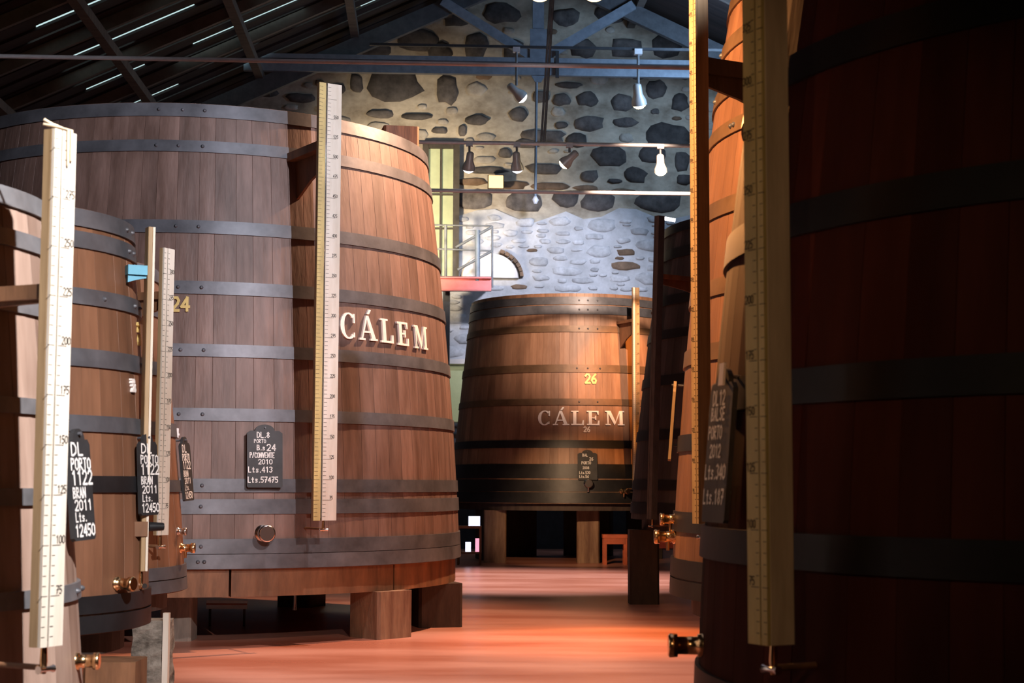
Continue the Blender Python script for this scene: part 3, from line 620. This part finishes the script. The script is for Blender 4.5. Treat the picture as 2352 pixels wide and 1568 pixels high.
# ---------------- level gauges
def gauge(x, y, z0, z1, w, d, V, label, side='tan', front='cream', strip='cream', bz=None, bh=.05, lean=0., yaw=None, bm='wood', marks=True, mirror=False, tube_=True, rope=False, nums=None, bot=True, webh=.16, lz=None):
    """gauge board standing off the vat; local +y runs outwards from the vat, front face is +y"""
    out = Vector((x-V.c[0], y-V.c[1], 0)); D0 = out.length; out.normalize(); ya = atan2(out.y, out.x) - pi/2 if yaw is None else yaw
    t = thing('level_gauge', (x, y, z0+EYE), 0, label, 'gauge', 'tall graduated gauge boards on the vats')
    t.rotation_euler = (0, lean, ya); H = z1-z0; s = -1 if mirror else 1
    MB().box((0, -d/2, H/2), (w, d, H), None, .003).build('back_board', side, t)
    a = w*.30; g = w*.07
    MB().box((s*(w/2-a/2), .006, H/2), (a, .012, H)).build('narrow_strip', strip, t)
    MB().box((s*(-w/2+(w-a-g)/2), .006, H/2), (w-a-g, .012, H)).build('scale_board', front, t)
    MB().box((s*(w/2-a-g/2), .001, H/2), (g, .004, H)).build('groove', 'dark', t)
    if tube_: MB().tube([(s*(w/2-a-g/2), .009, .02), (s*(w/2-a-g/2), .009, H-.02)], g*.35, 6).build('gauge_tube', 'glass', t)
    if marks:
        mb = MB(); n = int(H/.033); X0 = s*(w/2-a-g-.003)
        for i in range(1, n):
            zz = i*H/n; L = (w-a-g)*(.62 if i % 5 == 0 else .22)
            mb.box((X0-s*L/2, .0125, zz), (L, .0015, .0022))
            mb.box((s*(w/2-a*.3), .0125, zz), (a*.5 if i % 5 else a, .0015, .002))
        bw_ = w-a-g; xc = s*(-w/2+bw_/2) - s*bw_*.12
        for j in range(1, n//5):
            zz = j*5*H/n; tx = str(25*j + 50); hh = min(.026, bw_*.42); tw = hh*.8*(.72*len(tx)-.22)
            for P in strokes(tx, 0, 0, hh, .14, .8): mb.add([(xc + tw/2 - u, .0135, zz+.006+v) for u, v in P], [(0, 1, 2, 3)])
        mb.build('graduation_marks', 'ink', t)['kind'] = 'stuff'
    # top bracket reaches back to the vat
    if bz is not None:
        gap = D0 - V.R(bz) - d; zz = bz - z0
        MB().box((0, -d-gap/2, zz), (w*.9, gap+.01, bh), None, .003).build('bracket_shelf', bm, t)
        P = [(-d, zz-bh/2), (-d, zz-bh/2-webh*.35), (-d-gap*.5, zz-bh/2-webh*.6), (-d-gap, zz-bh/2-webh)] + [(-d-gap, zz-bh/2)]
        mb = MB(); n = len(P)
        mb.add([(-.012, a_, b_) for a_, b_ in P] + [(.012, a_, b_) for a_, b_ in P], [tuple(range(n)), tuple(range(n, 2*n))[::-1]] + [(i, (i+1) % n, n+(i+1) % n, n+i) for i in range(n)])
        mb.build('bracket_web', bm, t)
    if lz is not None:
        MB().box((0, -d-.05, lz-z0), (w*1.3, .16, .075), None, .004).build('lower_bracket', 'wood', t)
        MB().tube([(0, .02, lz-z0+.01), (.0, .10, lz-z0+.01)], [.025, .02], 8).build('bolt', 'steeldark', t)
    if bot:
        gap = D0 - V.R(z0) - d
        MB().tube([(0, -d/2, .01), (0, -d/2, -.05), (0, -d/2, -.09)], [.010, .013, .009], 8).build('drain_pipe', 'brass', t)
        MB().tube([(0, -d/2, -.07), (0, -d-max(gap, .02)+.0, -.07)], .010, 8).build('feed_pipe', 'wood', t)
        MB().tube([(-.035, -d/2+.01, -.075), (-.018, -d/2+.01, -.075), (.018, -d/2+.01, -.075), (.035, -d/2+.01, -.075)], [.014, .009, .009, .014], 8).build('cock_handle', 'chrome', t)
    if rope:
        MB().tube([(-w*.2, .02, H-.10), (-w*.18, .02, H+.005), (-w*.1, -.01, H+.012), (.0, -d-.01, H+.03), (.02, -d-.03, H+.045)], .006, 6).build('string', 'rope', t)
        MB().tube([(-w*.05, .02, H-.12), (-w*.02, .02, H+.005), (.02, -.01, H+.014), (.03, -d-.02, H+.025)], .005, 6).build('string', 'rope', t)
    return t
gauge(-1.530, 5.40, -.54, 1.19, .105, .040, A1, 'bright white gauge board nearest on the left with red line and string on top', bz=.64, rope=True, webh=.02, mirror=False)
gauge(-1.890, 8.35, -.45, 1.33, .068, .024, A2, 'slim pale gauge board on the second small vat, held by a blue bracket', bz=1.10, bm='blue', webh=.04, yaw=-1.07, lz=-.235)
gauge(-2.220, 10.30, -.33, 1.505, .105, .030, A3, 'shorter pale gauge board right next to the gilt 24 on the middle left vat', bz=1.2)
gauge(-1.525, 13.20, -.30, 3.32, .205, .035, B, 'tall white gauge board in front of the middle left vat reaching above its rim', bz=2.80, strip='gold', webh=.35, bh=.07)
gauge(2.08, 26.9, 0.0, 3.30, .12, .04, C, 'thin orange-lit gauge on the far vat beside the dark vat', bz=2.75, side='tan', front='tan', webh=.45)
gauge(1.452, 17.0, -.36, 2.84, .075, .07, D, 'dark leaning gauge on the unlit vat topped by a bright streak', side='irongrey', front='irongrey', strip='irongrey', bz=2.2, marks=False, lean=-.047)  # grey colour stands in for the shadow side of this backlit board
gauge(1.010, 8.80, -.21, 3.2, .062, .075, E1, 'slim brown gauge that rises past the top edge in front of the orange-lit vat', side='tan', front='tan', strip='tan', bz=2.33, mirror=True, webh=.2, bm='postdark', bh=.09)
gauge(.733, 4.78, -.465, 2.3, .092, .090, Fv, 'big yellowed gauge board on the nearest right vat, cut by the top edge', side='boardpale', front='gold', strip='gold', mirror=True, bz=1.9)
# white string on the dark gauge, its highlight added as a glow
p = at(1536, 503, 17.0); mb = MB().tube([p+Vector((-.07, 0, .012)), p+Vector((.07, 0, -.014))], .02, 8)
tag(mb.build('glowing_string', 'lampc'), 'short white string on top of the dark leaning gauge, its highlight added as a glow', 'lamp')

# ---------------- vat B: curved base ring, supports, hatch box
def block(x, y, w, d, z1, m, label, rz=0, name='support_block', cat='support', group='blocks carrying the vats', z0=0):
    o = MB().box((0, 0, (z0+z1)/2), (w, d, z1-z0), None, min(w, d)*.06).build(name, m, loc=(x, y, 0), R=(0, 0, rz)); return tag(o, label, cat, group)
def ring(V, r0, r1, z0, z1, m, n, label):
    t = thing('base_ring', (V.c[0], V.c[1], 0), 0, label, 'base', 'wooden rings under the vats')
    for i in range(n):
        a0, a1 = 2*pi*i/n+.004, 2*pi*(i+1)/n-.004; mb = MB(); K = 8; o = [(r1*cos(a0+(a1-a0)*j/K), r1*sin(a0+(a1-a0)*j/K)) for j in range(K+1)] + [(r0*cos(a0+(a1-a0)*j/K), r0*sin(a0+(a1-a0)*j/K)) for j in range(K, -1, -1)]
        mb.prism(o, z0+EYE, z1+EYE).build('ring_segment', m, t)
ring(B, 2.0, 2.54, -.925, -.70, 'wood', 10, 'curved reddish timber ring under the middle left vat')
p = at(907, 1480, 13.42)
for (px, py, Y, w, d, m, lb, rz) in ((874, 1470, 14.22, .40, .40, 'post', 'reddish brown timber block under the right front of the middle left vat', .80),
                              (410, 1480, 13.9, .26, .30, 'postgrey', 'grey block under the left front of the middle left vat', 0),
                              (1000, 1440, 15.35, .42, .42, 'postdark', 'black support block under the right rim of the middle left vat', .3)):
    q = at(px, py, Y); block(q.x, Y, w, d, EYE-.925, m, lb, rz)
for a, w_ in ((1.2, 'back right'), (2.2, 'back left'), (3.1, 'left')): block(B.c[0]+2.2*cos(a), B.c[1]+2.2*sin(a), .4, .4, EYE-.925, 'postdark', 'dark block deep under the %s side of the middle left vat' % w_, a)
q = at(918, 305, 15.3)
hb = MB().box((0, 0, .13), (.34, .3, .26), None, .02).build('hatch_box', 'oakred', loc=(q.x, 15.3, EYE+3.147), R=(0, 0, .2)); tag(hb, 'small reddish wooden hatch box on top of the middle left vat', 'box')
# things under the vat
t = thing('leaning_panel', at(521, 1398, 15.2), 0, 'pale striped panel showing in the dark under the middle left vat', 'panel')
t.location.z = .0; z_ = at(521, 1398, 15.2).z
MB().box((0, 0, z_+.04), (.38, .02, .08)).build('panel_sheet', 'paper', t); MB().box((0, -.012, z_+.045), (.38, .006, .014)).build('stripe', 'stool', t)
for s in (-1, 1): MB().box((s*.16, .02, z_/2), (.02, .02, z_)).build('leg', 'postdark', t)
q = at(677, 1385, 14.6); mb = MB().tube([Vector((q.x, q.y, EYE-.63)), q, q - Vector((0, 0, .06))], [.012, .012, .018], 8); tag(mb.build('drain_valve', 'chrome'), 'thin pale drain valve hanging under the middle left vat', 'valve')
q = at(935, 1400, 15.9); mb = MB().tube([(q.x, q.y, 0), (q.x, q.y, EYE-.93)], .035, 8); tag(mb.build('slim_post', 'oakwarm'), 'slim orange-lit post behind the reddish timber block', 'post')
# supports of the others
def ledge(V, m='postdark', dz=.12):
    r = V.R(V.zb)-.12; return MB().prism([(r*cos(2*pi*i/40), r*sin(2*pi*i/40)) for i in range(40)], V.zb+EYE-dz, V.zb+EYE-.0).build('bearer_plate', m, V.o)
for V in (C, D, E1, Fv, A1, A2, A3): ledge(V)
for px, m, lb in ((1137, 'post', 'left of two tan blocks under the far vat'), (1350, 'post', 'right of two tan blocks under the far vat, below its slate')):
    q = at(px, 1282, 27.75); block(q.x, 27.75, .38, .36, C.zb+EYE-.12, m, lb)
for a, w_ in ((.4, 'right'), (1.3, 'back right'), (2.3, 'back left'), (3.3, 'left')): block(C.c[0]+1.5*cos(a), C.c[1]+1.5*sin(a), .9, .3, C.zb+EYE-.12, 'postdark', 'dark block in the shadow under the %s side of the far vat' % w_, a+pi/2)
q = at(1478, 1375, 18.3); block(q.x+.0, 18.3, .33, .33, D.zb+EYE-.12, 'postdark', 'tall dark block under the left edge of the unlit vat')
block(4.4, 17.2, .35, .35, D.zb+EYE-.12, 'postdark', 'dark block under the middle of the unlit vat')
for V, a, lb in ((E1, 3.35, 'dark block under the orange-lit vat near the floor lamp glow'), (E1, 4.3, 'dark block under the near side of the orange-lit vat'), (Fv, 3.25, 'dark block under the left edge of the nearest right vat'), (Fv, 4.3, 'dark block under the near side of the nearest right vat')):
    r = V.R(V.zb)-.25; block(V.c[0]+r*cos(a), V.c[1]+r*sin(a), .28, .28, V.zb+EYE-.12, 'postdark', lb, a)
# left row supports
q = at(243, 1500, 7.75); block(q.x, 7.95, .25, .28, A2.zb+EYE-.12, 'wood', 'dark brown timber block under the second small vat')
block(-3.4, 8.3, .25, .28, A2.zb+EYE-.12, 'wood', 'brown timber block under the far side of the second small vat')
for x_, y_, w_ in ((-2.2, 5.4, 'front right'), (-3.2, 5.5, 'left'), (-2.7, 6.8, 'back')): block(x_, y_, .25, .25, A1.zb+EYE-.12, 'wood', 'timber block under the %s of the pale vat at the left edge' % w_)
# rough stone pier
q = at(352, 1500, 10.05); pr = MB(); rnd = random.Random(3); NZ = 9; Wd = .105; P = []
for i in range(NZ+1):
    for (a, b) in ((-1, -1), (0, -1.05), (1, -1), (1.05, 0), (1, 1), (0, 1.05), (-1, 1), (-1.05, 0)):
        P.append((a*Wd*rnd.uniform(.9, 1.08), b*Wd*rnd.uniform(.9, 1.08), (A3.zb+EYE-.12)*i/NZ))
pr.add(P, [(i*8+j, i*8+(j+1) % 8, (i+1)*8+(j+1) % 8, (i+1)*8+j) for i in range(NZ) for j in range(8)] + [tuple(range(8)), tuple(range(NZ*8, NZ*8+8))])
tag(pr.build('stone_pier', 'pier', loc=(q.x, 10.05, 0)), 'rough mottled stone pier under the third small vat', 'pier')
q = at(381, 1500, 9.95); tag(MB().box((q.x, 9.95, .27), (.035, .05, .54)).build('pier_lit_edge', 'cream'), 'lit white edge of the stone pier, added as a pale strip', 'lit edge')  # added pale strip, paints the lit edge of the pier
block(-3.6, 11.3, .3, .3, A3.zb+EYE-.12, 'postgrey', 'grey block under the back of the third small vat')
# ---------------- furniture far behind
def stool(px, py, Y, w, h, label):
    q = at(px, py, Y); t = thing('low_table', (q.x, q.y, 0), 0, label, 'table', 'red low tables')
    MB().box((0, 0, h-.03), (w, w*.7, .06), None, .01).build('table_top', 'stool', t)
    MB().box((0, -w*.3, h-.11), (w*.86, .03, .10)).build('apron', 'stool', t)
    for a in (-1, 1):
        for b in (-1, 1): MB().box((a*(w/2-.04), b*(w*.35-.04), (h-.06)/2), (.06, .06, h-.06)).build('leg', 'stool', t)
stool(1412, 1284, 27.2, .42, .50, 'red low table left of the dark block by the far vat')
stool(1534, 1300, 25.5, .5, .50, 'red low table right of the dark block, in the gap before the orange-lit vat')
q = at(1078, 1280, 26.9); t = thing('display_stand', (q.x, q.y, 0), 0, 'small dark stand with glowing items left of the far vat', 'stand')
MB().box((0, 0, .62), (.40, .3, .04)).build('top_shelf', 'wood', t); MB().box((0, 0, .2), (.40, .3, .03)).build('lower_shelf', 'wood', t)
for a in (-1, 1):
    for b in (-1, 1): MB().box((a*.18, b*.13, .31), (.03, .03, .62)).build('leg', 'wood', t)
def item(dx, z, w, h, m, lb, cat='screen'):
    tag(MB().box((0, 0, h/2), (w, .06, h), None, .008).build('lit_item' if cat != 'screen' else 'small_screen', m, loc=(q.x+dx, q.y-.05, z)), lb, cat)
item(.08, .64, .19, .16, 'screen', 'small bright screen on the dark stand left of the far vat')
item(.14, .215, .08, .22, 'pink', 'pink glowing item on the lower shelf of the dark stand', 'item')
item(-.02, .215, .09, .16, 'screen', 'pale green glowing item on the lower shelf of the dark stand', 'item')
